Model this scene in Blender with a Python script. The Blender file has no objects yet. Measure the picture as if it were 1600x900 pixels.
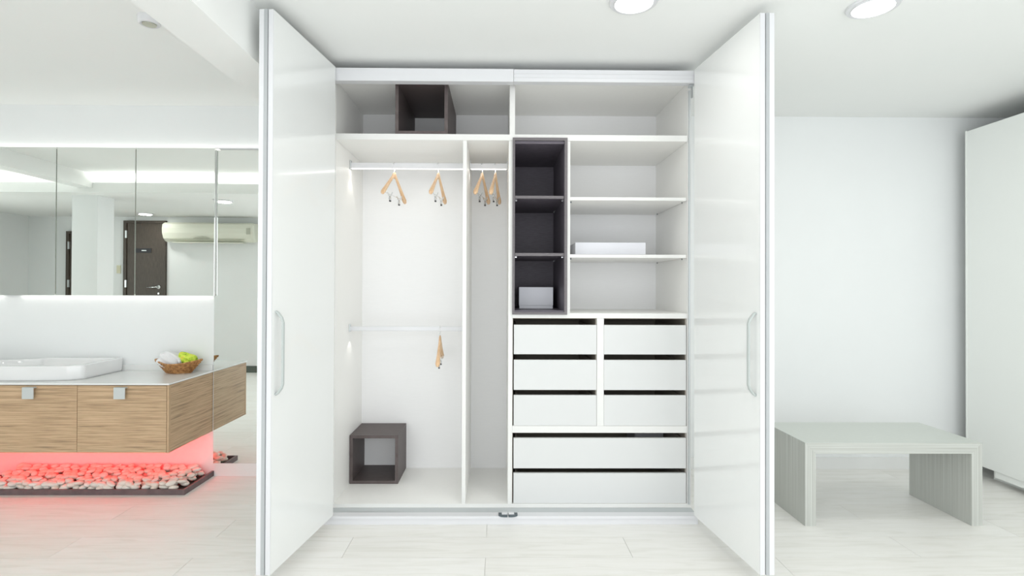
import bpy, bmesh, math, random
from mathutils import Vector, Matrix
PI = math.pi
S = bpy.context.scene
C = S.collection

# ------------------------------------------------------------------ camera
F = 850.0                                    # focal length in pixels of a 1600 px wide frame
cd = bpy.data.cameras.new('camera'); cam = bpy.data.objects.new('camera', cd); C.objects.link(cam)
cd.sensor_fit = 'HORIZONTAL'; cd.sensor_width = 36.0; cd.lens = F / 1600 * 36.0
YAW, PITCH, ROLL = 0.010, 0.007, 0.0035
cam.rotation_mode = 'XYZ'
M = Matrix.Rotation(-YAW, 3, 'Z') @ Matrix.Rotation(PI/2 + PITCH, 3, 'X') @ Matrix.Rotation(ROLL, 3, 'Z')
cam.rotation_euler = M.to_euler()
cam.location = (0, 0, 1.3)
cd.shift_x = 13.5 / 1600; cd.shift_y = -6.95 / 1600
cd.clip_start = 0.02
S.camera = cam

# ------------------------------------------------------------------ world, exposure
w = bpy.data.worlds.new('world'); S.world = w; w.use_nodes = True
bgn = w.node_tree.nodes['Background']; bgn.inputs[0].default_value = (0.93, 0.97, 1.0, 1); bgn.inputs[1].default_value = 1.0
S.view_settings.view_transform = 'Standard'; S.view_settings.look = 'None'
S.view_settings.gamma = 1; S.view_settings.use_curve_mapping = False
S.view_settings.exposure = -1.45

def area(name, loc, rot, sx, sy, watt, col=(1, 1, 1), spread=PI, shape='RECTANGLE'):
    l = bpy.data.lights.new(name, 'AREA'); l.shape = shape; l.size = sx; l.size_y = sy
    l.energy = watt; l.color = col; l.spread = spread
    o = bpy.data.objects.new(name, l); C.objects.link(o); o.location = loc; o.rotation_euler = rot
    return o
# added frontal fill light, shining through an invented window behind the camera
area('window_daylight', (0.5, -0.98, 1.22), (PI/2, 0, 0), 6.2, 2.3, 300, (0.95, 0.98, 1.0))
# added fill light for the left room, through an invented left-wall window
area('left_window_daylight', (-7.3, 2.2, 1.45), (PI/2, 0, -PI/2), 2.2, 1.7, 125, (0.96, 1.0, 0.97))

# ------------------------------------------------------------------ materials
def mat(name, col, rough=0.5, metal=0.0, spec=0.5, coat=0.0, emit=None, estr=0.0, trans=0.0):
    m = bpy.data.materials.new(name); m.use_nodes = True
    b = m.node_tree.nodes['Principled BSDF']
    b.inputs['Base Color'].default_value = (*col, 1); b.inputs['Roughness'].default_value = rough
    b.inputs['Metallic'].default_value = metal; b.inputs['Specular IOR Level'].default_value = spec
    b.inputs['Coat Weight'].default_value = coat
    b.inputs['Transmission Weight'].default_value = trans
    if emit: b.inputs['Emission Color'].default_value = (*emit, 1); b.inputs['Emission Strength'].default_value = estr
    return m
def nodes(m): return m.node_tree.nodes, m.node_tree.links, m.node_tree.nodes['Principled BSDF']
def coords(m, scale, kind='Object'):
    n, l, b = nodes(m)
    t = n.new('ShaderNodeTexCoord'); mp = n.new('ShaderNodeMapping'); mp.inputs['Scale'].default_value = scale
    l.new(t.outputs[kind], mp.inputs['Vector']); return mp
def ramp(m, src, stops):
    n, l, b = nodes(m)
    r = n.new('ShaderNodeValToRGB'); e = r.color_ramp.elements
    while len(e) < len(stops): e.new(0.5)
    for i, (p, c) in enumerate(stops): e[i].position = p; e[i].color = (*c, 1)
    l.new(src, r.inputs[0]); return r
def noise(m, mp, scale, detail=4, rough=0.6):
    n, l, b = nodes(m)
    t = n.new('ShaderNodeTexNoise'); t.inputs['Scale'].default_value = scale; t.inputs['Detail'].default_value = detail
    t.inputs['Roughness'].default_value = rough
    l.new(mp.outputs[0], t.inputs['Vector']); return t
def bump(m, src, strength, dist=0.001):
    n, l, b = nodes(m)
    k = n.new('ShaderNodeBump'); k.inputs['Strength'].default_value = strength; k.inputs['Distance'].default_value = dist
    l.new(src, k.inputs['Height']); l.new(k.outputs[0], b.inputs['Normal'])
def speckle(name, c0, c1, scale, stretch=(1, 1, 1), rough=0.6, bs=0.0, spec=0.5, coat=0.0, lo=0.35, hi=0.65):
    m = mat(name, c0, rough, spec=spec, coat=coat); mp = coords(m, stretch)
    t = noise(m, mp, scale); r = ramp(m, t.outputs['Fac'], [(lo, c0), (hi, c1)])
    m.node_tree.links.new(r.outputs[0], nodes(m)[2].inputs['Base Color'])
    if bs: bump(m, t.outputs['Fac'], bs)
    return m

PAINT = speckle('wall_paint', (0.86, 0.88, 0.88), (0.87, 0.89, 0.89), 3.0, rough=0.75, bs=0.02)
CEIL = speckle('ceiling_paint', (0.90, 0.915, 0.90), (0.91, 0.92, 0.905), 2.0, rough=0.85)
LAM = speckle('white_laminate', (0.95, 0.945, 0.918), (0.965, 0.96, 0.935), 40, (1, 1, 8), rough=0.42, bs=0.02)
BACK = speckle('white_back_laminate', (0.925, 0.925, 0.925), (0.945, 0.945, 0.945), 30, (0.6, 1, 12), rough=0.45, bs=0.03)
GLOSS = mat('glossy_white_door', (0.90, 0.915, 0.905), 0.13, spec=0.5, coat=0.3)
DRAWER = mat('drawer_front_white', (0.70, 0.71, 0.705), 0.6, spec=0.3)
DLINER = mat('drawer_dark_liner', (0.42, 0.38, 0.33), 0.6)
ALU = mat('white_aluminium', (0.76, 0.765, 0.785), 0.4, metal=0.0, spec=0.5)
ALUB = mat('brushed_aluminium', (0.62, 0.65, 0.66), 0.33, metal=0.75)
TRK = mat('track_grey', (0.56, 0.59, 0.60), 0.4, metal=0.3)
GREYP = mat('grey_plastic', (0.09, 0.115, 0.13), 0.4)
SATIN = mat('satin_aluminium', (0.60, 0.64, 0.64), 0.5, metal=0.2)
CHROME = mat('chrome', (0.8, 0.81, 0.82), 0.12, metal=1.0)
BLACK = mat('dark_gap', (0.03, 0.03, 0.035), 0.6)
DARK = speckle('dark_wenge_laminate', (0.115, 0.10, 0.122), (0.16, 0.142, 0.172), 30, (0.7, 1, 16), rough=0.5, bs=0.15)
DARKG = speckle('dark_grey_edge', (0.135, 0.122, 0.130), (0.165, 0.150, 0.158), 30, (1, 1, 10), rough=0.5)
CUBE = speckle('brown_grey_laminate', (0.085, 0.066, 0.063), (0.115, 0.092, 0.090), 24, (1, 12, 1), rough=0.5, bs=0.1)
BOXW = mat('white_card', (0.80, 0.81, 0.86), 0.6)
HWOOD = speckle('beech', (0.74, 0.46, 0.25), (0.86, 0.62, 0.40), 20, (6, 1, 1), rough=0.4)
MIRROR = mat('mirror_silver', (0.90, 0.93, 0.905), 0.0, metal=1.0)
MEDGE = mat('mirror_edge', (0.30, 0.33, 0.26), 0.25, metal=0.4)
COUNTER = mat('white_counter', (0.86, 0.87, 0.86), 0.18, spec=0.5)
CERAM = mat('white_ceramic', (0.87, 0.875, 0.88), 0.08, coat=0.4)
TRAY = speckle('tray_brown', (0.13, 0.095, 0.10), (0.17, 0.125, 0.13), 20, rough=0.5)
BEDM = mat('tray_bed', (0.10, 0.07, 0.06), 0.9)
DOORW = speckle('dark_door_wood', (0.050, 0.037, 0.028), (0.085, 0.066, 0.050), 12, (12, 12, 0.8), rough=0.45)
ACM = mat('ac_plastic', (0.80, 0.81, 0.70), 0.3)
ACG = mat('ac_grey', (0.52, 0.53, 0.44), 0.4)
CREAM = mat('cream_plastic', (0.72, 0.70, 0.52), 0.4)
TOWEL = speckle('white_terry', (0.80, 0.80, 0.81), (0.87, 0.87, 0.88), 260, rough=0.95, bs=0.6)
LAMPE = mat('lamp_glow', (1, 1, 1), 0.5, emit=(1.0, 0.995, 0.97), estr=14.0)
LEDW = mat('led_white', (1, 1, 1), 0.5, emit=(1.0, 0.97, 0.90), estr=5.0)
COVE = mat('cove_led', (1, 1, 1), 0.5, emit=(1.0, 1.0, 0.98), estr=28.0)
LEDC = mat('cabinet_led', (1, 1, 1), 0.5, emit=(1.0, 0.97, 0.90), estr=2.2)
LEDR = mat('led_red', (1, 0.2, 0.15), 0.5, emit=(1.0, 0.06, 0.05), estr=10.0)
GLASS = mat('window_glass', (1, 1, 1), 0.0, trans=1.0)
PVC = mat('window_frame_white', (0.8, 0.8, 0.8), 0.4)

def plank_mat():
    m = mat('pale_oak_plank', (0.7, 0.69, 0.66), 0.38)
    n, l, b = nodes(m)
    t = n.new('ShaderNodeTexCoord'); oi = n.new('ShaderNodeObjectInfo')
    comb = n.new('ShaderNodeCombineXYZ')
    mu = n.new('ShaderNodeMath'); mu.operation = 'MULTIPLY'; mu.inputs[1].default_value = 37.0
    l.new(oi.outputs['Random'], mu.inputs[0]); l.new(mu.outputs[0], comb.inputs[0]); l.new(mu.outputs[0], comb.inputs[1])
    ad = n.new('ShaderNodeVectorMath'); ad.operation = 'ADD'; l.new(t.outputs['Object'], ad.inputs[0]); l.new(comb.outputs[0], ad.inputs[1])
    mp = n.new('ShaderNodeMapping'); mp.inputs['Scale'].default_value = (1.1, 11, 1); l.new(ad.outputs[0], mp.inputs['Vector'])
    wv = n.new('ShaderNodeTexNoise'); wv.inputs['Scale'].default_value = 2.6; wv.inputs['Detail'].default_value = 7; wv.inputs['Distortion'].default_value = 1.2
    l.new(mp.outputs[0], wv.inputs['Vector'])
    r = ramp(m, wv.outputs['Fac'], [(0.28, (0.83, 0.82, 0.775)), (0.5, (0.905, 0.895, 0.86)), (0.72, (0.935, 0.925, 0.90))])
    mx = n.new('ShaderNodeMix'); mx.data_type = 'RGBA'; mx.blend_type = 'MULTIPLY'
    r2 = ramp(m, oi.outputs['Random'], [(0.0, (0.965, 0.96, 0.95)), (1.0, (1, 1, 1))])
    mx.inputs[0].default_value = 1.0; l.new(r.outputs[0], mx.inputs[6]); l.new(r2.outputs[0], mx.inputs[7])
    l.new(mx.outputs[2], b.inputs['Base Color']); bump(m, wv.outputs['Fac'], 0.12)
    return m
PLANK = plank_mat()
SUBF = mat('plank_joint', (0.62, 0.60, 0.56), 0.8)

def zebrano(name):
    m = mat(name, (0.5, 0.35, 0.22), 0.5); n, l, b = nodes(m)
    mp = coords(m, (1.6, 1.6, 95))
    t1 = noise(m, mp, 2.2, 5, 0.65)
    r = ramp(m, t1.outputs['Fac'], [(0.30, (0.20, 0.14, 0.095)), (0.42, (0.41, 0.28, 0.165)), (0.52, (0.55, 0.385, 0.235)), (0.68, (0.66, 0.48, 0.31))])
    l.new(r.outputs[0], b.inputs['Base Color']); bump(m, t1.outputs['Fac'], 0.1)
    return m
ZEB = zebrano('striped_veneer')

def striped(name, axis):
    m = mat(name, (0.42, 0.44, 0.41), 0.5); n, l, b = nodes(m)
    s = [0.7, 0.7, 0.7]; s[axis] = 240.0
    mp = coords(m, tuple(s)); t = noise(m, mp, 2.0, 3, 0.5)
    r = ramp(m, t.outputs['Fac'], [(0.34, (0.42, 0.43, 0.395)), (0.5, (0.545, 0.56, 0.525)), (0.66, (0.64, 0.66, 0.63))])
    l.new(r.outputs[0], b.inputs['Base Color']); bump(m, t.outputs['Fac'], 0.3)
    return m
BEN_LEG = striped('ribbed_grey_leg', 1)
BEN_LEGX = striped('ribbed_grey_leg_front', 0)
BEN_EDGE = striped('ribbed_grey_edge', 2)
BEN_TOP = speckle('grey_green_top', (0.62, 0.655, 0.615), (0.65, 0.685, 0.64), 30, (1, 10, 1), rough=0.4)

def pebble_mat():
    m = mat('river_pebble', (0.75, 0.68, 0.62), 0.55); n, l, b = nodes(m)
    oi = n.new('ShaderNodeObjectInfo')
    r = ramp(m, oi.outputs['Random'], [(0.0, (0.92, 0.88, 0.82)), (0.3, (0.90, 0.82, 0.74)), (0.5, (0.94, 0.92, 0.88)), (0.8, (0.86, 0.74, 0.64)), (1.0, (0.86, 0.88, 0.84))])
    mp = coords(m, (1, 1, 1)); t = noise(m, mp, 45, 5)
    r2 = ramp(m, t.outputs['Fac'], [(0.3, (0.86, 0.83, 0.80)), (0.6, (1, 1, 1))])
    mx = n.new('ShaderNodeMix'); mx.data_type = 'RGBA'; mx.blend_type = 'MULTIPLY'; mx.inputs[0].default_value = 1
    l.new(r.outputs[0], mx.inputs[6]); l.new(r2.outputs[0], mx.inputs[7]); l.new(mx.outputs[2], b.inputs['Base Color'])
    bump(m, t.outputs['Fac'], 0.2)
    return m
PEB = pebble_mat()
def green_mat():
    m = mat('green_towel', (0.5, 0.65, 0.1), 0.9); n, l, b = nodes(m)
    mp = coords(m, (1, 1, 1)); t = noise(m, mp, 28, 2)
    r = ramp(m, t.outputs['Fac'], [(0.36, (0.25, 0.42, 0.03)), (0.46, (0.60, 0.78, 0.07)), (0.58, (0.72, 0.85, 0.12)), (0.68, (0.85, 0.70, 0.10))])
    l.new(r.outputs[0], b.inputs['Base Color']); return m
GREEN = green_mat()
WICK = speckle('wicker_brown', (0.28, 0.11, 0.03), (0.62, 0.33, 0.12), 60, rough=0.5, bs=0.4)

# ------------------------------------------------------------------ mesh helpers
def B(): return bmesh.new()
def bx(bm, x0, x1, y0, y1, z0, z1, mi=0):
    v = [bm.verts.new((x, y, z)) for x in (x0, x1) for y in (y0, y1) for z in (z0, z1)]
    for f in ((0, 1, 3, 2), (4, 6, 7, 5), (0, 4, 5, 1), (2, 3, 7, 6), (0, 2, 6, 4), (1, 5, 7, 3)):
        q = bm.faces.new([v[i] for i in f]); q.material_index = mi
    return bm
def one(x0, x1, y0, y1, z0, z1, bev=0.0):
    bm = B(); bx(bm, x0, x1, y0, y1, z0, z1)
    if bev: bevel(bm, bev)
    return bm
def bevel(bm, r, seg=2):
    bmesh.ops.bevel(bm, geom=list(bm.edges), offset=r, segments=seg, affect='EDGES', profile=0.5)
    return bm
def ring_loft(bm, rings, cap0=True, cap1=True, closed=True):
    vs = [[bm.verts.new(p) for p in r] for r in rings]; n = len(vs[0])
    for a, b in zip(vs, vs[1:]):
        for i in range(n if closed else n-1):
            j = (i+1) % n; bm.faces.new((a[i], a[j], b[j], b[i]))
    if cap0: bm.faces.new(list(reversed(vs[0])))
    if cap1: bm.faces.new(vs[-1])
    return bm
def sweep(bm, pts, ru, rv=None, n=10, up=Vector((1, 0, 0)), cap=True):
    """elliptical section swept along pts; ru along 'up', rv across it; radii may be lists"""
    pts = [Vector(p) for p in pts]; k = len(pts)
    ru = ru if isinstance(ru, (list, tuple)) else [ru]*k
    rv = ru if rv is None else (rv if isinstance(rv, (list, tuple)) else [rv]*k)
    rings = []; u = Vector(up)
    for i, p in enumerate(pts):
        t = (pts[min(i+1, k-1)] - pts[max(i-1, 0)]).normalized()
        u = u - t*u.dot(t)
        if u.length < 1e-5: u = t.orthogonal()
        u.normalize(); v = t.cross(u)
        rings.append([p + u*ru[i]*math.cos(a) + v*rv[i]*math.sin(a) for a in [2*PI*q/n for q in range(n)]])
    return ring_loft(bm, rings, cap, cap)
def disc_lathe(bm, prof, n=40, cx=0, cy=0):
    rings = [[(cx+r*math.cos(2*PI*i/n), cy+r*math.sin(2*PI*i/n), z) for i in range(n)] for r, z in prof]
    return ring_loft(bm, rings, False, False)
def mk(name, bm, m, smooth=False):
    bmesh.ops.recalc_face_normals(bm, faces=bm.faces)
    me = bpy.data.meshes.new(name); bm.to_mesh(me); bm.free()
    for q in (m if isinstance(m, (list, tuple)) else [m]): me.materials.append(q)
    if smooth:
        for p in me.polygons: p.use_smooth = True
    return me
def loc_obj(name, bm, m, parent=None, loc=(0, 0, 0), rotz=0, smooth=False):
    o = bpy.data.objects.new(name, mk(name, bm, m, smooth)); C.objects.link(o)
    o.location = loc; o.rotation_euler = (0, 0, rotz); o.parent = parent
    return o
WL = {}
def obj(name, bm, m, parent=None, smooth=False):
    """vertices given in world metres; the origin goes to the centre of the base"""
    xs = [v.co.x for v in bm.verts]; ys = [v.co.y for v in bm.verts]; zs = [v.co.z for v in bm.verts]
    c = Vector(((min(xs)+max(xs))/2, (min(ys)+max(ys))/2, min(zs)))
    for v in bm.verts: v.co -= c
    o = bpy.data.objects.new(name, mk(name, bm, m, smooth)); C.objects.link(o)
    pl = WL.get(parent.name, Vector((0, 0, 0))) if parent else Vector((0, 0, 0))
    o.location = c - pl; o.parent = parent; WL[o.name] = c
    return o
def tag(o, label, cat, group=None):
    o['label'] = label; o['category'] = cat
    if group: o['group'] = group
    return o
def thing(name, label, cat, loc=(0, 0, 0), rotz=0, group=None):
    o = bpy.data.objects.new(name, None); C.objects.link(o); o.location = loc; o.rotation_euler = (0, 0, rotz)
    o.empty_display_size = 0.1; WL[o.name] = Vector(loc)
    return tag(o, label, cat, group)
LAMDIM = mat('laminate_edge_band', (0.80, 0.80, 0.78), 0.5, spec=0.3)
def dim_front(o):
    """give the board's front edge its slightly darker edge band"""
    o.data.materials.append(LAMDIM)
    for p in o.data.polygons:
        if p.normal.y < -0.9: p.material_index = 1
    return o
def struct(o): o['kind'] = 'structure'; return o
def copy_tree(o, parent=None):
    c = o.copy(); C.objects.link(c); c.parent = parent
    for ch in list(o.children): copy_tree(ch, c)
    return c

# ================================================================== the room
ZC = 2.545                        # ceiling
XL, XR, YR = -7.04, 3.95, -0.75   # left wall, right wall, rear wall
YB1, YB2 = 3.765, 3.915           # back wall left of the wardrobe, right of it

# floor: planks of 1.40 x 0.215 m laid along x in half bond
fl = struct(obj('floor', one(XL, XR, YR, YB2, -0.06, -0.004), SUBF))
random.seed(3)
PW, PL = 0.2148, 1.40
pm = {}
def plank(x0, x1, y0, y1):
    L, Wd = round(x1-x0, 3), round(y1-y0, 3)
    if (L, Wd) not in pm:
        bm = one(-L/2+0.0009, L/2-0.0009, -Wd/2+0.0008, Wd/2-0.0008, -0.012, 0.0)
        pm[(L, Wd)] = mk('plank', bm, PLANK)
    o = bpy.data.objects.new('plank', pm[(L, Wd)]); C.objects.link(o); o.parent = fl
    o.location = Vector(((x0+x1)/2, (y0+y1)/2, 0.0)) - WL[fl.name]
for r in range(-17, 6):
    y0 = 2.625 + r*PW; y1 = y0 + PW
    y0c, y1c = max(y0, YR), min(y1, YB2)
    if y1c - y0c < 0.02: continue
    ph = 0.655 if r % 2 == 0 else -0.055
    k = math.floor((XL - ph) / PL)
    while ph + k*PL < XR:
        a, b_ = max(ph + k*PL, XL), min(ph + (k+1)*PL, XR)
        if b_ - a > 0.01: plank(a, b_, y0c, y1c)
        k += 1

struct(obj('ceiling', one(XL, XR, YR, YB2+0.1, ZC, ZC+0.08), CEIL))
struct(obj('wall_back_left', one(XL, -0.97, YB1, YB1+0.1, 0, ZC), PAINT))
struct(obj('wall_back_right', one(1.12, XR, YB2, YB2+0.1, 0, ZC), PAINT))
struct(obj('wall_behind_wardrobe', one(-0.97, 1.12, YB1+0.01, YB1+0.11, 0, ZC), PAINT))
struct(obj('wall_return', one(1.105, 1.12, YB1+0.01, YB2+0.1, 0, ZC), PAINT))
struct(obj('wall_right', one(XR, XR+0.1, YR, YB2+0.1, 0, ZC), PAINT))
# rear wall; the wide window behind the camera is added for fill light
bm = B(); WX0, WX1, WZ0, WZ1 = -2.6, 3.6, 0.06, 2.42
bx(bm, XL, WX0, YR-0.1, YR, 0, ZC); bx(bm, WX1, XR, YR-0.1, YR, 0, ZC)
bx(bm, WX0, WX1, YR-0.1, YR, 0, WZ0); bx(bm, WX0, WX1, YR-0.1, YR, WZ1, ZC)
struct(obj('wall_rear', bm, PAINT))
def window(n, x0, x1, z0, z1, y, cols):
    wd = struct(obj('window_%d' % n, one(x0, x1, y-0.008, y-0.002, z0, z1), GLASS))
    bm = B(); t = 0.05
    bx(bm, x0, x1, y-0.03, y+0.02, z0, z0+t); bx(bm, x0, x1, y-0.03, y+0.02, z1-t, z1)
    for i in range(cols+1):
        x = x0 + (x1-x0-t)*i/cols; bx(bm, x, x+t, y-0.03, y+0.02, z0+t, z1-t)
    obj('window_frame', bm, PVC, wd)
    return wd
bm = B(); t = 0.05
wd = struct(obj('window_1', one(WX0, WX1, YR-0.002, YR+0.0, WZ0-0.001, WZ0), PVC))
bx(bm, WX0, WX1, YR-0.08, YR-0.03, WZ0, WZ0+t); bx(bm, WX0, WX1, YR-0.08, YR-0.03, WZ1-t, WZ1)
for i in range(5):
    x = WX0 + (WX1-WX0-t)*i/4; bx(bm, x, x+t, YR-0.08, YR-0.03, WZ0+t, WZ1-t)
obj('window_frame', bm, PVC, wd)
# left wall; its unseen window is added to let in fill light
bm = B(); LY0, LY1, LZ0, LZ1 = 1.1, 3.3, 0.6, 2.3
bx(bm, XL-0.1, XL, YR, LY0, 0, ZC); bx(bm, XL-0.1, XL, LY1, YB1+0.1, 0, ZC)
bx(bm, XL-0.1, XL, LY0, LY1, 0, LZ0); bx(bm, XL-0.1, XL, LY0, LY1, LZ1, ZC)
struct(obj('wall_left', bm, PAINT))
bm = B()
bx(bm, XL-0.08, XL-0.03, LY0, LY1, LZ0, LZ0+t); bx(bm, XL-0.08, XL-0.03, LY0, LY1, LZ1-t, LZ1)
for y in (LY0, (LY0+LY1-t)/2, LY1-t): bx(bm, XL-0.08, XL-0.03, y, y+t, LZ0+t, LZ1-t)
struct(obj('window_2', bm, PVC))
# beams and the dropped soffit with its light cove (seen in the mirrors)
struct(obj('trim_1', one(-1.297, -1.082, YR, YB1, 2.305, ZC), CEIL))
ZS, YSF, ZLIP = 2.339, 1.40, 2.446
bm = B()
bx(bm, XL, -1.297, YR, YSF, ZS, ZS+0.03); bx(bm, XL, -1.297, YSF-0.02, YSF, ZS+0.03, ZLIP)
struct(obj('trim_2', bm, CEIL))
struct(obj('trim_3', one(-4.66, -4.50, YSF+0.001, YB1, 2.39, ZC), CEIL))
cl = tag(obj('cove_light', one(XL+0.05, -1.32, 1.20, 1.30, 2.405, 2.425), COVE),
         'white light strip glowing in the ceiling cove, seen in the mirrors', 'light strip')
struct(obj('wall_column', one(-4.865, -4.575, 0.954, 1.22, 0, ZS), PAINT))
# baseboards
struct(obj('baseboard_right', one(1.12, 3.4, YB2-0.014, YB2, 0.0, 0.083), mat('skirting_white', (0.84, 0.85, 0.84), 0.4)))
struct(obj('baseboard_rear', one(-4.88, -2.5, YR, YR+0.012, 0.0, 0.10), mat('skirting_dark', (0.10, 0.12, 0.10), 0.5)))

# rear doors, switch and air conditioner: they show in the mirrors
def rear_door(n, x0, x1, ztop, sign):
    d = struct(obj('door_%d' % n, one(x0+0.05, x1-0.02, YR+0.003, YR+0.03, 0.005, ztop-0.04), DOORW))
    bm = B(); bx(bm, x0, x0+0.045, YR, YR+0.045, 0, ztop); bx(bm, x1-0.018, x1, YR, YR+0.045, 0, ztop)
    bx(bm, x0+0.045, x1-0.018, YR, YR+0.045, ztop-0.038, ztop)
    obj('door_frame', bm, DOORW, d)
    for z in (1.28, 2.02 if ztop > 2.2 else 1.85): obj('hinge', one(x0+0.028, x0+0.052, YR+0.03, YR+0.05, z, z+0.11), ALUB, d)
    bm = B(); hx = x1-0.10
    sweep(bm, [(hx, YR+0.031, 1.285), (hx, YR+0.045, 1.285)], 0.03, n=20, up=Vector((1, 0, 0)))
    sweep(bm, [(hx, YR+0.04, 1.285), (hx, YR+0.075, 1.285), (hx-0.02, YR+0.085, 1.285), (hx-0.14, YR+0.085, 1.278)], 0.010, n=10, up=Vector((0, 0, 1)))
    obj('door_handle', bm, CHROME, d, smooth=True)
    obj('keyhole', sweep(B(), [(hx, YR+0.031, 1.19), (hx, YR+0.04, 1.19)], 0.011, n=16), CHROME, d)
    if sign:
        s = tag(obj('door_sign', one(-5.42, -5.19, YR+0.031, YR+0.037, 1.80, 1.865, 0.001), BLACK), 'small black plate on the dark door beside the air conditioner', 'sign')
        obj('plate_mark', one(-5.33, -5.26, YR+0.0375, YR+0.040, 1.826, 1.838), ALUB, s)  # glint of light on the plate, made as a thin grey bar
    return d
rear_door(1, -5.60, -4.975, 2.28, True)
rear_door(2, -6.45, -5.90, 2.117, False)
sw = thing('light_switch', 'cream wall switch beside the dark door, seen in the mirror', 'switch', (-5.69, YR, 1.50))
obj('switch_plate', one(-5.72, -5.66, YR, YR+0.010, 1.49, 1.61, 0.003), CREAM, sw)
obj('rocker', one(-5.705, -5.675, YR+0.0105, YR+0.016, 1.52, 1.58, 0.002), CREAM, sw)

ac = thing('air_conditioner', 'cream wall mounted split air conditioner seen in the mirrors', 'air conditioner', (-4.288, YR, 1.95))
def ac_prof(x, s=1.0):
    z0, z1, d = 1.955, 2.245, 0.20
    pr = [(0, z0+0.03), (0.05, z0), (0.11, z0+0.004), (0.165, z0+0.05), (0.195, z0+0.13), (0.20, z0+0.20), (0.19, z1-0.03), (0.16, z1-0.006), (0.11, z1), (0, z1)]
    zc = (z0+z1)/2
    return [(x, YR+0.002+dy*s, zc+(z-zc)*s) for dy, z in pr]
bm = B(); ring_loft(bm, [ac_prof(-4.948, .86), ac_prof(-4.940, .93), ac_prof(-4.912, 1), ac_prof(-3.658, 1), ac_prof(-3.630, .93), ac_prof(-3.622, .86)])
obj('casing', bm, ACM, ac)
obj('louvre', one(-4.796, -3.780, YR+0.085, YR+0.172, 1.942, 1.952), ACM, ac)
obj('outlet_slot', one(-4.826, -3.759, YR+0.168, YR+0.182, 1.990, 1.996), ACG, ac)
obj('display_window', sweep(B(), [(-4.491, YR+0.180, 2.006), (-4.440, YR+0.188, 2.016), (-4.369, YR+0.190, 2.018), (-4.298, YR+0.188, 2.016), (-4.247, YR+0.180, 2.006)], [0.003, .009, .012, .009, .003], n=8), ACG, ac)
obj('side_vent', one(-3.719, -3.658, YR+0.2025, YR+0.206, 2.07, 2.16), ACG, ac)

# ceiling downlights
def downlight(x, y, z, label, r=0.105, watt=8, lit=True, group=None):
    d = thing('downlight', label, 'ceiling light', (x, y, z-0.014), 0, group)
    bm = B(); disc_lathe(bm, [(r*0.78, -0.001), (r*0.80, 0.004), (r*0.97, 0.004), (r, 0.010), (r, 0.014), (r*0.78, 0.014), (r*0.78, -0.001)])
    loc_obj('trim_ring', bm, ALU, d, smooth=False)
    bm = B(); disc_lathe(bm, [(0.0005, 0.004), (r*0.775, 0.004), (r*0.775, 0.013), (0.0005, 0.013)])
    loc_obj('lens', bm, LAMPE if lit else ACG, d)
    if lit:
        a = area('downlight_lamp', (0, 0, -0.006), (0, 0, 0), r*1.5, r*1.5, watt, (1.0, 0.98, 0.94), shape='DISK'); a.parent = d
    return d
downlight(0.585, 2.345, ZC, 'round ceiling downlight above the wardrobe, left one of the two in frame')
downlight(1.645, 2.367, ZC, 'round ceiling downlight right of the wardrobe, above the bench side')
downlight(-5.03, -0.33, ZS, 'round soffit downlight reflected in the mirror above the dark door', watt=10)
downlight(-3.32, 0.90, ZS, 'round soffit downlight reflected where mirror cabinet meets tall mirror', watt=10)
for i, (x, y, pl_) in enumerate([(-0.5, 1.5, 'left'), (-0.5, 0.7, 'left'), (0.585, 0.7, 'middle'), (1.645, 0.7, 'right'), (2.9, 0.7, 'far right'), (2.7, 2.367, 'far right')]):
    downlight(x, y, ZC, 'round ceiling downlight outside the frame, %s of the %s row' % (pl_, 'rear' if y < 1 else 'front'), watt=5)  # unseen downlights added to brighten floor and ceiling
# small unlit spotlight on the left ceiling
sp = thing('spotlight', 'small unlit grey ceiling spotlight on the left ceiling', 'ceiling light', (-1.62, 2.53, ZC-0.035))
bm = B(); disc_lathe(bm, [(0.0005, 0.006), (0.03, 0.006), (0.038, 0.0), (0.046, 0.006), (0.05, 0.035)], 28)
loc_obj('spotlight_housing', bm, ALU, sp, smooth=True)
bm = B(); disc_lathe(bm, [(0.0005, 0.0), (0.029, 0.0), (0.029, 0.0055), (0.0005, 0.0055)], 24)
loc_obj('lens', bm, ACG, sp)

# ================================================================== wardrobe
YF, YC, YW = 2.98, 3.10, 3.72              # track front, carcass front, back panel front
X0, X1 = -0.925, 1.083                     # inner faces of the sides
wr = thing('wardrobe', 'large white built-in wardrobe with folded open doors in the middle', 'wardrobe', (0.08, 3.35, 0))
Z0, Z1 = 0.070, 2.478
e = 0.0006
dim_front(obj('side_panel', one(X0-0.022, X0, YC, YW+0.018, 0, Z1+0.022), LAM, wr))
dim_front(obj('side_panel', one(X1, X1+0.022, YC, YW+0.018, 0, Z1+0.022), LAM, wr))
dim_front(obj('top_panel', one(X0, X1, YC, YW+0.018, Z1, Z1+0.022), LAM, wr))
dim_front(obj('base_panel', one(X0, X1, YC, YW, Z0-0.022, Z0), LAM, wr))
obj('back_panel', one(X0, X1, YW, YW+0.018, 0.0, Z1), BACK, wr)
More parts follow.
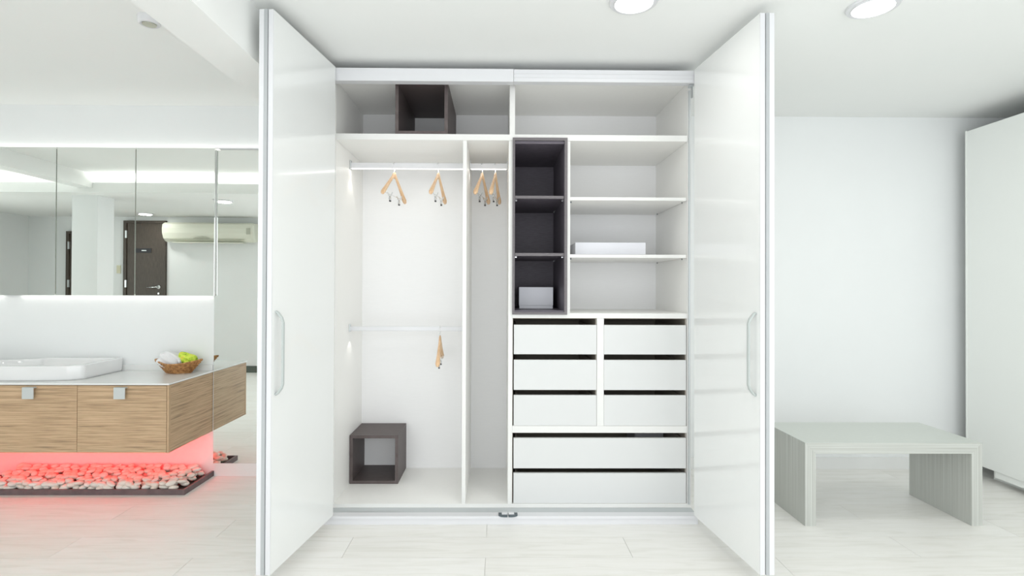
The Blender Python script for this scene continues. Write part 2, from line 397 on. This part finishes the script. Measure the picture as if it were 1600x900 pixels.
# tracks
bm = one(X0-0.022, 0.082, YF, YF+0.05, 2.430, 2.500); bx(bm, X0-0.022, 0.082, YF+0.05, YC, 2.482, 2.500)
obj('top_track', bm, ALU, wr)
bm = one(0.084, X1+0.022, YF+0.003, YF+0.05, 2.432, 2.499); bx(bm, 0.084, X1+0.022, YF+0.05, YC, 2.482, 2.499)
for z in (2.452, 2.474): bx(bm, 0.084, X1+0.022, YF, YF+0.0028, z, z+0.003)
obj('top_track', bm, ALU, wr)
bm = one(X0-0.022, X1+0.022, YF+0.012, YF+0.02, 0.0, 0.036)
obj('plinth', bm, ALU, wr)
bm = one(X0-0.022, X1+0.022, YF, YF+0.052, 0.036, 0.050)
obj('bottom_track', bm, ALU, wr)
obj('track_channel', one(X0-0.022, X1+0.022, YF+0.0525, YC, 0.034, 0.0475), TRK, wr)
# side strip on the right front edge
obj('edge_strip', one(X1+0.004, X1+0.014, YC-0.012, YC-e, Z0, Z1-0.05), ALUB, wr)
# dividers
dim_front(obj('divider', one(0.060, 0.084, YC, YW, Z0+e, 2.138-e), LAM, wr))
dim_front(obj('divider', one(0.064, 0.094, YC, YW, 2.172+e, Z1-e), LAM, wr))
dim_front(obj('divider', one(-0.2015, -0.1805, YC, YW, Z0+e, 2.138-e), LAM, wr))
dim_front(obj('divider', one(0.393, 0.411, YC, YW, 1.154+e, 2.138-e), LAM, wr))
dim_front(obj('divider', one(0.5664, 0.6054, YC, YW, 0.512+e, 1.126-e), LAM, wr))
# shelves
dim_front(obj('shelf', one(X0+e, X1-e, YC-0.004, YW, 2.138, 2.172), LAM, wr))
dim_front(obj('shelf', one(0.084+e, X1-e, YC, YW, 1.126, 1.154), LAM, wr))
dim_front(obj('shelf', one(0.084+e, X1-e, YC, YW, 0.473, 0.512), LAM, wr))
for z0, z1 in ((1.800, 1.818), (1.472, 1.490)):
    sh = dim_front(obj('shelf', one(0.411+0.001, X1-0.004, YC+0.004, YW-0.01, z0, z1), LAM, wr))
    for x, dx in ((0.4165, 1), (X1-0.008, -1)):
        for y in (YC+0.05, YW-0.08):
            bm = sweep(B(), [(x-0.005, y, z0-0.005), (x+0.008*dx, y, z0-0.005)], 0.0045, n=10, up=Vector((0, 0, 1)))
            obj('shelf_pin', bm, GREYP, sh)
# drawers: white fronts over dark lined boxes, open gap above each front
def drawer(x0, x1, z0, z1, zg):
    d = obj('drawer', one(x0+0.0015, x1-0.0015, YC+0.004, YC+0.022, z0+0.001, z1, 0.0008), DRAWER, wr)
    bm = B(); h = z1-0.012
    bx(bm, x0+0.012, x1-0.012, YC+0.022+e, YC+0.034, z0+0.012, z1-0.003)
    bx(bm, x0+0.012, x0+0.024, YC+0.034, YW-0.06, z0+0.012, h); bx(bm, x1-0.024, x1-0.012, YC+0.034, YW-0.06, z0+0.012, h)
    bx(bm, x0+0.024, x1-0.024, YW-0.072, YW-0.06, z0+0.012, h); bx(bm, x0+0.024, x1-0.024, YC+0.034, YW-0.072, z0+0.012, z0+0.02)
    obj('drawer_box', bm, DLINER, d)
    # dark lining of the bay behind the gap
    return d
zr = [(0.918, 1.087), (0.7147, 0.887), (0.512, 0.686)]
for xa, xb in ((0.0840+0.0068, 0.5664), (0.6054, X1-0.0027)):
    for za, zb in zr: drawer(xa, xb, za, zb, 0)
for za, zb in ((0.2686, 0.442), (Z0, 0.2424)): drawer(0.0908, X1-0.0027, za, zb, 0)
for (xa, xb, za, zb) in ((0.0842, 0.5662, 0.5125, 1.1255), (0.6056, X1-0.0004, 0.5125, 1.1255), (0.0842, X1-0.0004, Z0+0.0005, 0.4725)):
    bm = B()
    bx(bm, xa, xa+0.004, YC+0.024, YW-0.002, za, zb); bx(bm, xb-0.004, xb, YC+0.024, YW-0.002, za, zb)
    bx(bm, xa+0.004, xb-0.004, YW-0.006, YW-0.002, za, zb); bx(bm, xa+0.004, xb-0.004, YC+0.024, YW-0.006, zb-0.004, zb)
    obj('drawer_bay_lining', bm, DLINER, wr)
# rails with a light strip underneath
def rail(xa, xb, z, h, led):
    y = 3.404
    bm = one(xa+0.002, xb-0.002, y-0.0075, y+0.0075, z-h/2, z+h/2); bevel(bm, 0.004)
    r = obj('clothes_rail', bm, ALU, wr)
    for x, s in ((xa, 1), (xb, -1)):
        xx = sorted((x+0.0005*s, x+0.007*s))
        obj('rail_bracket', one(xx[0], xx[1], y-0.016, y+0.016, z-h/2-0.006, z+h/2+0.014, 0.002), ALUB, r)
    if led:
        obj('light_strip', one(xa+0.01, xb-0.01, y-0.005, y+0.005, z-h/2-0.0035, z-h/2-0.0003), LEDW, r)
    return r
rail(X0, -0.2015, 2.058, 0.036, True)
rail(-0.1805, 0.060, 2.058, 0.036, True)
rail(X0, -0.2015, 1.040, 0.028, False)
area('rail_led', (-0.563, 3.404, 2.034), (0, 0, 0), 0.70, 0.01, 0.8, (1, 0.97, 0.9))
area('rail_led', (-0.060, 3.404, 2.034), (0, 0, 0), 0.22, 0.01, 0.25, (1, 0.97, 0.9))
def rail_spot(x, z, e_):
    l = bpy.data.lights.new('rail_spot', 'SPOT'); l.energy = e_; l.spot_size = math.radians(74); l.spot_blend = 0.2; l.shadow_soft_size = 0.003; l.color = (1, 0.98, 0.92)
    o = bpy.data.objects.new('rail_spot', l); C.objects.link(o); o.location = (x, 3.404, z)
    return o
rail_spot(X0+0.045, 2.03, 1.3)
rail_spot(X0+0.045, 1.02, 1.0)
rail_spot(-0.1805+0.016, 2.03, 0.6)
# pivot fitting top right, floor guides in the middle
bm = one(1.075, 1.082, YF+0.03, YF+0.045, 2.36, 2.428); bx(bm, 1.060, 1.082, YF+0.02, YF+0.05, 2.418, 2.4295)
obj('door_pivot', bm, ALUB, wr)
for s in (-1, 1):
    pts = []
    cx = 0.0595
    n = 9
    bm = B()
    prof = [(0.003, 0.0), (0.020, 0.0), (0.036, 0.004), (0.046, 0.010), (0.052, 0.020)]
    top = [(cx+s*a, YF-0.016+b_, 0.058) for a, b_ in prof] + [(cx+s*0.052, YF+0.03, 0.058), (cx+s*0.003, YF+0.03, 0.058)]
    bot = [(x, y, 0.0505) for x, y, z in top]
    ring_loft(bm, [bot, top])
    obj('door_guide', bm, GREYP, wr)
    obj('guide_cap', one(min(cx+s*0.004, cx+s*0.034), max(cx+s*0.004, cx+s*0.034), YF+0.0, YF+0.028, 0.0585, 0.063, 0.001), ALU, wr)

# folding doors
PROF = mat('grey_edge_profile', (0.47, 0.49, 0.50), 0.5, spec=0.3)
HGREY = mat('handle_grey', (0.50, 0.54, 0.53), 0.5, spec=0.3)
def leaf(xh, yh, xn, yn, thick, zb, zt, side, handle):
    """side=+1: visible glossy face looks to +x. hinge end (xh,yh), near end (xn,yn) of that face"""
    L = math.hypot(xn-xh, yn-yh); rot = math.atan2(yn-yh, xn-xh) + PI/2     # local -y runs from hinge to near end
    bm = B(); xa, xb = (-thick, 0) if side > 0 else (0, thick)
    bx(bm, xa, xb, -L+0.004, 0, 0, zt-zb)
    pl = WL[wr.name]
    d = loc_obj('door', bm, GLOSS, wr, (xh-pl.x, yh-pl.y, zb-pl.z), rot)
    loc_obj('edge_profile', bx(B(), xa, xb, -L, -L+0.0035, 0.0, zt-zb), ALU, d)
    if handle:
        bm = B(); s = side; h0, h1 = 0.830-zb, 1.190-zb; yy = -L+0.035; pj = 0.034
        pts = [(0.002*s, yy, h0), (0.010*s, yy, h0+0.004), (pj*0.8*s, yy, h0+0.026), (pj*s, yy, h0+0.046), (pj*s, yy, h0+0.12), (pj*s, yy, h1-0.12), (pj*s, yy, h1-0.046), (pj*0.8*s, yy, h1-0.026), (0.010*s, yy, h1-0.004), (0.002*s, yy, h1)]
        sweep(bm, pts, 0.010, 0.0055, n=12, up=Vector((0, 1, 0)))
        o = loc_obj('handle', bm, HGREY, d)
    else:
        xs_ = sorted((0.0002*side, 0.0155*side))
        loc_obj('grip_profile', bx(B(), xs_[0], xs_[1], -L, -L+0.03, 0.0, zt-zb), PROF, d)
    return d
TH = 0.022
leaf(-0.890, 2.968, -0.974, 2.352, TH, 0.060, 2.499, +1, True)
leaf(-0.890-0.045, 2.968, -0.974-0.0405, 2.352, TH-0.001, 0.060, 2.499, +1, False)
leaf(1.075, 2.968, 1.138, 2.348, TH, 0.060, 2.499, -1, True)
leaf(1.075+0.043, 2.968, 1.138+0.0405, 2.348, TH, 0.060, 2.499, -1, False)
# hinges that join the two leaves of each pair
for xg in (-0.969-TH-0.0135, 1.135+TH+0.0025):
    for z in (0.12, 0.62, 1.25, 1.85, 2.43): obj('fold_hinge', one(xg+0.002, xg+0.008, 2.400, 2.412, z, z+0.03), BLACK, wr)

# dark insert with three compartments
di = thing('cubby_insert', 'tall dark grey-brown cubby insert with three compartments in the wardrobe', 'shelf unit', (0.2365, 3.4, 1.155))
ix0, ix1, iz0, iz1 = 0.0855, 0.3925, 1.1545, 2.1370
obj('side_panel', one(ix0, ix0+0.010, YC, YW-0.002, iz0, iz1), DARK, di)
obj('side_panel', one(ix1-0.016, ix1, YC, YW-0.002, iz0, iz1), DARK, di)
obj('top_panel', one(ix0+0.010, ix1-0.016, YC, YW-0.002, iz1-0.016, iz1), DARK, di)
obj('base_panel', one(ix0+0.010, ix1-0.016, YC, YW-0.002, iz0, iz0+0.014), DARK, di)
obj('back_panel', one(ix0+0.010, ix1-0.016, YW-0.014, YW-0.002, iz0+0.014, iz1-0.016), DARK, di)
bm = B(); fz0, fz1 = 1.146, 2.152; fx0, fx1 = 0.0815, 0.3935
bx(bm, fx0, fx0+0.013, YC-0.016, YC-0.0045, fz0, fz1); bx(bm, fx1-0.016, fx1, YC-0.016, YC-0.0045, fz0, fz1)
bx(bm, fx0+0.013, fx1-0.016, YC-0.016, YC-0.0045, fz0, fz0+0.014); bx(bm, fx0+0.013, fx1-0.016, YC-0.016, YC-0.0045, fz1-0.016, fz1)
obj('front_frame', bm, DARKG, di)
for z in (1.807, 1.480):
    sh = obj('shelf', one(ix0+0.0105, ix1-0.0165, YC, YW-0.015, z, z+0.016), DARK, di)
    obj('edge_band', one(ix0+0.0105, ix1-0.0165, YC-0.003, YC-e, z, z+0.016), DARKG, sh)
    for x in (ix0+0.013, ix1-0.025):
        for y in (YC+0.04, YW-0.1): obj('shelf_pin', one(x, x+0.009, y, y+0.009, z-0.008, z-e), CHROME, sh)

# dark open cubes
def tube_box(label, x0, x1, y0, y1, z0, z1, t=0.019):
    b = thing('storage_cube', label, 'storage box', ((x0+x1)/2, (y0+y1)/2, z0))
    obj('side_panel', one(x0, x0+t, y0, y1, z0, z1), CUBE, b); obj('side_panel', one(x1-t, x1, y0, y1, z0, z1), CUBE, b)
    obj('base_panel', one(x0+t, x1-t, y0, y1, z0, z0+t), CUBE, b); obj('top_panel', one(x0+t, x1-t, y0, y1, z1-t, z1), CUBE, b)
    return b
tube_box('dark brown open cube on the wardrobe floor at lower left', -0.922, -0.620, 3.412, 3.715, Z0+e, 0.373)
tube_box('dark brown open cube on the top shelf of the wardrobe', -0.590, -0.290, 3.104, 3.715, 2.1725, 2.4735)

# white boxes
def carton(label, x0, x1, y0, y1, z0, z1):
    b = thing('storage_box', label, 'box', ((x0+x1)/2, (y0+y1)/2, z0))
    lid = (z1-z0)*0.86
    obj('box_body', one(x0+0.002, x1-0.002, y0+0.002, y1-0.002, z0, z1-lid, 0.0015), BOXW, b)
    obj('box_lid', one(x0, x1, y0, y1, z1-lid+0.0004, z1, 0.0015), BOXW, b)
carton('small white box in the bottom compartment of the dark insert', 0.131, 0.343, 3.375, 3.62, iz0+0.0145, 1.302)
carton('long low white box on the right shelf of the wardrobe', 0.470, 0.898, 3.30, 3.60, 1.4905, 1.575)
tag(obj('folded_cloth', one(0.86, 1.04, 3.40, 3.62, 0.2895, 0.455, 0.006), BOXW), 'pale folded cloth showing in the upper wide drawer', 'cloth')

# ------------------------------------------------------------------ hangers
def hanger():
    h = thing('clothes_hanger', '', 'hanger', (0, 0, 0), 0, 'wooden hangers in the wardrobe')
    # local frame: rail axis centre at the origin, the arms run along y, everything hangs to -z
    bm = B()
    ys = [-0.205, -0.20, -0.185, -0.15, -0.11, -0.07, -0.035, -0.012, 0, 0.012, 0.035, 0.07, 0.11, 0.15, 0.185, 0.20, 0.205]
    def zz(y): a = abs(y); return -0.056 - 0.146*(max(a-0.008, 0)/0.197)**1.05
    def rr(y):
        a = abs(y)
        if a > 0.204: return 0.002, 0.004
        if a > 0.199: return 0.010, 0.011
        return 0.0068 + 0.009*(a/0.2)**2.2, 0.0105 + 0.003*(a/0.2) + (0.012*(1-a/0.036) if a < 0.036 else 0)
    sweep(bm, [(0.0, y, zz(y)) for y in ys], [rr(y)[0] for y in ys], [rr(y)[1] for y in ys], n=12)
    loc_obj('hanger_body', bm, HWOOD, h, smooth=True)
    pts = [(0, 0, -0.045), (0, 0, -0.024)]
    for k in range(11):
        a = -PI*0.38 + k*(PI*1.32)/10
        pts.append((0, 0.023*math.cos(a), 0.0 + 0.024*math.sin(a)))
    pts[2:3] = [(0, 0.012, -0.022)]
    bm = B(); sweep(bm, pts, 0.0018, n=8); loc_obj('hook', bm, CHROME, h, smooth=True)
    bm = B(); sweep(bm, [(0, -0.165, -0.172), (0, -0.150, -0.188), (0, 0.150, -0.188), (0, 0.165, -0.172)], 0.0016, n=8)
    loc_obj('clip_bar', bm, CHROME, h, smooth=True)
    for y in (-0.075, 0.085):
        bm = B()
        for s in (-1, 1):
            sweep(bm, [(s*0.016, y, -0.174), (s*0.013, y, -0.181), (s*0.003, y, -0.200), (s*0.0045, y, -0.214), (s*0.002, y, -0.226)], [0.0022]*5, [0.008, 0.009, 0.008, 0.009, 0.009], n=8)
        cl_ = loc_obj('clip', bm, CHROME, h)
        loc_obj('clip_pad', bx(B(), -0.0045, 0.0045, y-0.007, y+0.007, -0.232, -0.224), BLACK, cl_)
    return h
HS = [(-0.649, 2.058, 9.5, 'wooden clip hanger at the left of the long upper rail'),
      (-0.375, 2.058, 6.8, 'wooden clip hanger at the right of the long upper rail'),
      (-0.100, 2.058, 10.6, 'wooden clip hanger on the short upper rail, nearer the left partition'),
      (-0.018, 2.058, 7.5, 'wooden clip hanger on the short upper rail, nearer the centre divider'),
      (-0.360, 1.043, -2.0, 'single wooden clip hanger on the lower rail')]
h0 = hanger()
hs = [h0] + [copy_tree(h0) for _ in HS[1:]]
for o, (x, z, a, lb) in zip(hs, HS):
    o.location = (x, 3.404, z-0.004 if z > 1.5 else z-0.008); o.rotation_euler = (0, 0, math.radians(-a)); o['label'] = lb

# ================================================================== right side: bench, sliding wardrobe
be = thing('bench', 'low grey ribbed bench in front of the right wall', 'bench', (2.173, 3.19, 0))
def mitre(name, poly, m0, m1, face_mat):
    """a board of the bench: (x, z) outline with mitred ends, extruded in depth"""
    bm = B(); ring_loft(bm, [[(x, 2.966, z) for x, z in poly], [(x, 3.42, z) for x, z in poly]])
    bmesh.ops.recalc_face_normals(bm, faces=bm.faces); bm.normal_update()
    for f in bm.faces: f.material_index = face_mat(f.normal)
    return obj(name, bm, [m0, m1], be)
g = 0.0004; bx0, bx1, bt, bh = 1.684, 2.662, 0.059, 0.455
mitre('bench_top', [(bx0+g, bh), (bx0+bt+g, bh-bt), (bx1-bt-g, bh-bt), (bx1-g, bh)], BEN_EDGE, BEN_TOP, lambda n: 1 if n.z > 0.9 else 0)
mitre('leg', [(bx0, 0), (bx0+bt, 0), (bx0+bt, bh-bt), (bx0, bh)], BEN_LEG, BEN_LEGX, lambda n: 0 if abs(n.x) > 0.5 else 1)
mitre('leg', [(bx1-bt, 0), (bx1, 0), (bx1, bh), (bx1-bt, bh-bt)], BEN_LEG, BEN_LEGX, lambda n: 0 if abs(n.x) > 0.5 else 1)

cw = thing('sliding_wardrobe', 'tall pale green-white wardrobe standing against the right wall', 'wardrobe', (3.6, 2.9, 0))
PANEL = mat('pale_green_white', (0.91, 0.935, 0.905), 0.4)
obj('door', one(3.305, 3.327, 1.75, 3.795, 0.090, 2.412, 0.0012), PANEL, cw)
obj('edge_profile', one(3.299, 3.332, 3.7955, 3.806, 0.088, 2.414), PANEL, cw)
obj('body', one(3.345, XR-0.002, 0.8, 3.80, 0.09, 2.40), PANEL, cw)
obj('plinth', one(3.40, XR-0.002, 0.8, 3.70, 0.0, 0.0895), PANEL, cw)
obj('bottom_rail', one(3.315, 3.344, 1.75, 3.60, 0.045, 0.0893), PANEL, cw)

# ================================================================== left side: mirrors, vanity
tm = thing('wall_mirror', 'tall frameless mirror panel beside the vanity, left of the wardrobe', 'mirror', (-1.56, YB1, 0))
bm = one(-1.949, -1.205, YB1-0.006, YB1-0.001, 0.087, 1.233); bx(bm, -1.9385, -1.205, YB1-0.006, YB1-0.001, 1.233, 2.243)
obj('mirror_glass', bm, MIRROR, tm)
obj('mirror_base', one(-1.938, -1.205, YB1-0.008, YB1-0.0005, 0.0, 0.0865), COUNTER, tm)
bm = one(-1.938, -1.205, 3.741, YB1-0.001, 2.2435, 2.2445); bx(bm, -1.938, -1.205, 3.741, 3.7425, 2.2445, 2.2500)
obj('mirror_cap', bm, ALU, tm)
area('mirror_top_led', (-1.575, 3.749, 2.2465), (PI, 0, 0), 0.70, 0.008, 0.33, (1, 0.98, 0.93))
mc = thing('mirror_cabinet', 'row of mirrored wall cabinets above the vanity', 'cabinet', (-2.7, YB1, 1.24))
CX = [-4.100, -3.558, -3.014, -2.477, -1.940]; CZ0, CZ1, CY = 1.244, 2.238, 3.737
obj('body', one(CX[0], CX[-1]-0.0005, CY+0.0085, YB1-0.001, CZ0, CZ1), COUNTER, mc)
for a, b_ in zip(CX, CX[1:]):
    d = obj('door', one(a+0.0035, b_-(0.0035 if b_ < -2 else 0.0005), CY, CY+0.004, CZ0-0.008, CZ1+0.008), MIRROR, mc)
    obj('door_backing', one(a+0.0025, b_-(0.0025 if b_ < -2 else 0.0007), CY+0.0043, CY+0.007, CZ0-0.008, CZ1+0.008), MEDGE, d)
for xa, xb in ((-3.9, -3.38), (-3.27, -1.96)):
    obj('light_strip', one(xa, xb, CY+0.0085, CY+0.016, CZ0-0.005, CZ0-0.0005), LEDC, mc)
    area('cabinet_led', ((xa+xb)/2, CY+0.012, CZ0-0.006), (0, 0, 0), xb-xa, 0.008, 0.35*(xb-xa), (1, 0.96, 0.90))
tl = tag(obj('cabinet_top_light', one(CX[0]+0.1, -1.92, CY+0.0085, CY+0.016, CZ1+0.0005, CZ1+0.005), LEDC), 'light strip on top of the mirror cabinets washing the wall', 'light strip')
area('cabinet_top_led', (-3.05, CY+0.012, CZ1+0.006), (PI, 0, 0), 2.3, 0.008, 1.1, (1, 0.98, 0.93))

va = thing('vanity_cabinet', 'striped wood wall-hung vanity cabinet under the mirrors', 'cabinet', (-2.8, 3.5, 0.307))
VX1, VY, VZ0, VZ1 = -1.955, 3.262, 0.307, 0.709
VS = [-4.12, -3.58, -3.04, -2.497, -1.968]
obj('body', one(VS[0], VX1-0.0005, VY+0.019, YB1-0.001, VZ0, VZ1), ZEB, va)
for a, b_ in zip(VS, VS[1:]):
    d = obj('door', one(a+0.0015, b_-0.0015, VY, VY+0.018, VZ0+0.001, VZ1-0.001, 0.0006), ZEB, va)
    cx = (a+b_)/2
    bm = one(cx-0.033, cx+0.033, VY-0.026, VY-0.021, 0.632, 0.700); bx(bm, cx-0.033, cx+0.033, VY-0.021, VY-0.0005, 0.695, 0.700)
    obj('handle', bm, SATIN, d)
obj('end_panel', one(-1.9665, VX1, VY, VY+0.0185, VZ0, VZ1), speckle('plain_edge_wood', (0.50, 0.34, 0.20), (0.56, 0.39, 0.24), 20, rough=0.5), va)
ct = thing('countertop', 'white vanity countertop with low upstand against the wall', 'countertop', (-2.9, 3.5, 0.712))
obj('slab', one(VS[0]-0.01, VX1+0.006, VY-0.010, YB1-0.001, 0.7125, 0.722, 0.001), COUNTER, ct)
obj('upstand', one(VS[0]-0.01, VX1, YB1-0.013, YB1-0.001, 0.7223, 0.762, 0.001), COUNTER, ct)
# basin
def chaikin(p, k=3):
    for _ in range(k):
        q = []
        for i in range(len(p)):
            a, b_ = p[i], p[(i+1) % len(p)]
            q.append((a[0]*.8+b_[0]*.2, a[1]*.8+b_[1]*.2)); q.append((a[0]*.2+b_[0]*.8, a[1]*.2+b_[1]*.8))
        p = q
    return p
out = chaikin([(-2.553, 3.742), (-2.553, 3.72), (-2.553, 3.45), (-2.553, 3.385), (-2.63, 3.340), (-2.75, 3.322), (-3.0, 3.312), (-3.30, 3.335), (-3.62, 3.345), (-3.90, 3.40), (-3.90, 3.60), (-3.75, 3.615), (-3.30, 3.60), (-3.15, 3.64), (-3.06, 3.70), (-3.04, 3.742), (-2.98, 3.742)], 3)
def off(p, sx, sy, dx=0, dy=0):
    cx = sum(a[0] for a in p)/len(p); cy = sum(a[1] for a in p)/len(p)
    return [((a[0]-cx)*sx+cx+dx, (a[1]-cy)*sy+cy+dy) for a in p]
def lay(p, z): return [(x, y, z) for x, y in p]
zt = 0.812; zb = 0.7225
bm = B()
ring_loft(bm, [lay(off(out, .985, .97), zb), lay(off(out, .995, .99), zb+0.012), lay(out, zt-0.008), lay(off(out, .997, .994), zt-0.002), lay(off(out, .990, .98), zt), lay(off(out, .93, .87), zt), lay(off(out, .918, .85), zt-0.004), lay(off(out, .90, .82), zt-0.02), lay(off(out, .80, .66), zb+0.022), lay(off(out, .4, .3), zb+0.016)])
ba = thing('wash_basin', 'white ceramic basin on the vanity countertop at the left edge', 'basin', (-3.1, 3.5, zb))
obj('basin_bowl', bm, CERAM, ba, smooth=True)
obj('drain', disc_lathe(B(), [(0.001, zb+0.021), (0.022, zb+0.021), (0.024, zb+0.017)], 20, -3.25, 3.50), CHROME, ba)
ft = thing('faucet', 'chrome basin mixer behind the basin, just outside the left edge', 'faucet', (-3.50, 3.69, 0.722))
obj('faucet_body', sweep(B(), [(-3.5, 3.69, 0.7225), (-3.5, 3.69, 0.90)], 0.022, n=20), CHROME, ft, smooth=True)
obj('spout', sweep(B(), [(-3.5, 3.68, 0.87), (-3.5, 3.62, 0.885), (-3.5, 3.55, 0.875), (-3.5, 3.545, 0.86)], 0.011, n=12), CHROME, ft, smooth=True)
obj('lever', sweep(B(), [(-3.5, 3.69, 0.905), (-3.5, 3.69, 0.918), (-3.5, 3.64, 0.93)], [0.018, 0.016, 0.006], n=12), CHROME, ft, smooth=True)

# basket with towels
bk = thing('wicker_basket', 'small brown woven basket on the vanity countertop', 'basket', (-2.128, 3.655, 0.7225))
bcx, bcy, bz = -2.128, 3.655, 0.7225
def bring(t, wob=0, ph=0, n=64, lift=True):
    """outline of the basket at height fraction t"""
    r = []
    a0, b0 = 0.085+0.070*t, 0.045+0.043*t
    for i in range(n):
        a = 2*PI*i/n; c_, s_ = math.cos(a), math.sin(a)
        k = 1/((abs(c_)**1.35+abs(s_)**1.35)**(1/1.35))
        zz_ = bz+0.006+0.060*t + (0.022*t*abs(c_)**3 if lift else 0)
        rad = 1 + wob*math.cos(PI*(i+ph))
        r.append((bcx+a0*k*c_*rad, bcy+b0*k*s_*rad, zz_ + 0.0012*math.sin(5*a+ph)))
    return r
bm = B()
for j in range(8):
    p = bring(j/8+0.03, 0.035, j % 2); p.append(p[0])
    sweep(bm, p, 0.0042, 0.0042, n=6, up=Vector((0, 0, 1)), cap=False)
obj('woven_side', bm, WICK, bk, smooth=True)
bm = B()
for i in range(0, 64, 2):
    sweep(bm, [bring(t)[i] for t in (0, .35, .7, 1)], 0.0028, n=5)
obj('stakes', bm, WICK, bk)
bm = B(); p = bring(1.0); p.append(p[0]); sweep(bm, p, 0.0055, n=8, up=Vector((0, 0, 1)), cap=False)
obj('rim', bm, WICK, bk, smooth=True)
obj('base', ring_loft(B(), [[(x, y, bz) for x, y, z in bring(0)], [(x, y, bz+0.005) for x, y, z in bring(0)]]), WICK, bk)
from mathutils import noise as mn
def rolled_towel(cx, cy, cz, L, R, rz, rx, sq=0.8, turns=2.4, m=TOWEL, seed=0):
    bm = B(); n = 60; th = R*0.14; secs = 10
    def prof(f):
        pts = []
        for i in range(n+1):
            a = i/n*turns*2*PI; r = R*(0.25 + 0.75*i/n); pts.append((r*math.cos(a), r*math.sin(a)*sq))
        inner = []
        for i in range(n, -1, -1):
            a = i/n*turns*2*PI; r = R*(0.25 + 0.75*i/n) - th; inner.append((r*math.cos(a), r*math.sin(a)*sq))
        return pts + inner
    rings = []
    for s in range(secs+1):
        f = s/secs; k = 1 - 0.10*abs(2*f-1)**4
        rings.append([Vector(((f-.5)*L, y*k, z*k)) for y, z in prof(f)])
    for rg in rings:
        for v in rg:
            d = mn.noise(v*14 + Vector((seed, 0, 0)))*0.007; v.y += d; v.z += d
    M_ = Matrix.Translation((cx, cy, cz)) @ Matrix.Rotation(rz, 4, 'Z') @ Matrix.Rotation(rx, 4, 'Y')
    ring_loft(bm, [[M_ @ v for v in rg] for rg in rings])
    return bm
def folded_towel(cx, cy, cz, rx, ry, rz, rot, tilt, seed):
    bm = B(); bmesh.ops.create_icosphere(bm, subdivisions=5, radius=1)
    M_ = Matrix.Translation((cx, cy, cz)) @ Matrix.Rotation(rot, 4, 'Z') @ Matrix.Rotation(tilt, 4, 'Y')
    for v in bm.verts:
        p = v.co.copy(); k = (abs(p.x)**3 + abs(p.y)**3 + abs(p.z)**3)**(-1/3)
        fold = 0.07*math.sin(p.z*9 + 2.2*p.x + seed) + 0.12*mn.noise(p*1.6 + Vector((seed*3, 0, 0)))
        p = p*k*(1 + fold)
        v.co = M_ @ Vector((p.x*rx, p.y*ry, p.z*rz))
    return bm
tag(obj('towel', folded_towel(-2.180, 3.655, 0.803, 0.076, 0.046, 0.055, math.radians(8), math.radians(24), 1.0), TOWEL, smooth=True),
    'folded white terry towel in the left of the woven basket', 'towel')
tag(obj('towel', folded_towel(-2.078, 3.672, 0.808, 0.070, 0.038, 0.042, math.radians(-6), math.radians(20), 4.0), GREEN, smooth=True),
    'lime green patterned towel in the right of the woven basket', 'towel')
tag(obj('towel', rolled_towel(-2.106, 3.622, 0.806, 0.055, 0.015, math.radians(-50), math.radians(25), turns=1.4, seed=9), TOWEL, smooth=True),
    'small white cloth tip between the two towels in basket', 'towel')

# red light under the vanity
rl = tag(obj('red_light_strip', one(-3.6, -2.06, 3.650, 3.662, VZ0-0.010, VZ0-0.001), LEDR), 'red light strip under the vanity cabinet', 'light strip')
area('red_led', (-2.83, 3.668, VZ0-0.016), (math.radians(32), 0, 0), 1.5, 0.02, 15, (1.0, 0.012, 0.012))

# pebble tray
TX0, TX1, TY0, TY1 = -3.75, -1.945, 3.412, YB1-0.001
tr = thing('pebble_tray', 'dark brown edged tray on the floor under the vanity', 'tray', (-2.8, 3.58, 0))
obj('edging', one(TX0, TX1-0.0155, TY0, TY0+0.015, 0.0005, 0.034), TRAY, tr)
obj('edging', one(TX1-0.015, TX1, TY0, TY1, 0.0005, 0.034), TRAY, tr)
obj('edging', one(TX0, TX0+0.015, TY0+0.0155, TY1, 0.0005, 0.034), TRAY, tr)
obj('tray_bed', one(TX0+0.0155, TX1-0.0155, TY0+0.0155, TY1-0.0155, 0.0005, 0.012), BEDM, tr)
random.seed(11)
pms = []
for k in range(10):
    bm = B(); bmesh.ops.create_icosphere(bm, subdivisions=3, radius=1)
    sx, sy, sz = random.uniform(.85, 1.25), random.uniform(.62, .85), random.uniform(.42, .62)
    for v in bm.verts:
        d = 1 + 0.09*mn.noise(v.co*0.9 + Vector((k*7.3, 0, 0))); v.co = Vector((v.co.x*sx*d, v.co.y*sy*d, v.co.z*sz*d))
    pms.append(mk('pebble', bm, PEB, True))
npb = 0
def put(x, y, z, s):
    global npb
    if npb >= 298: return
    o = bpy.data.objects.new('pebble', random.choice(pms)); C.objects.link(o)
    o.location = (x, y, z); o.scale = (s, s, s)
    o.rotation_euler = (random.uniform(-.35, .35), random.uniform(-.35, .35), random.uniform(0, 2*PI))
    tag(o, 'pale smooth pebble heaped with others in the dark tray under the vanity', 'pebble', 'pebbles in the tray under the vanity'); npb += 1
def fill(nx, ny, z0, slope, s0, s1, x0, x1, y0, y1, jit):
    for j in range(ny):
        for i in range(nx):
            x = x0 + (x1-x0)*(i + 0.5*(j % 2) + random.uniform(-jit, jit))/nx; y = y0 + (y1-y0)*(j + random.uniform(-jit, jit))/max(ny-1, 1)
            x = min(x, x1)
            put(x, min(max(y, y0), y1), z0 + slope*(y-y0) + random.uniform(-.004, .004), random.uniform(s0, s1))
fill(22, 6, 0.034, 0.02, 0.030, 0.036, -3.22, -1.985, TY0+0.042, TY1-0.045, 0.22)
fill(23, 7, 0.056, 0.075, 0.024, 0.034, -3.22, -1.988, TY0+0.042, TY1-0.04, 0.33)
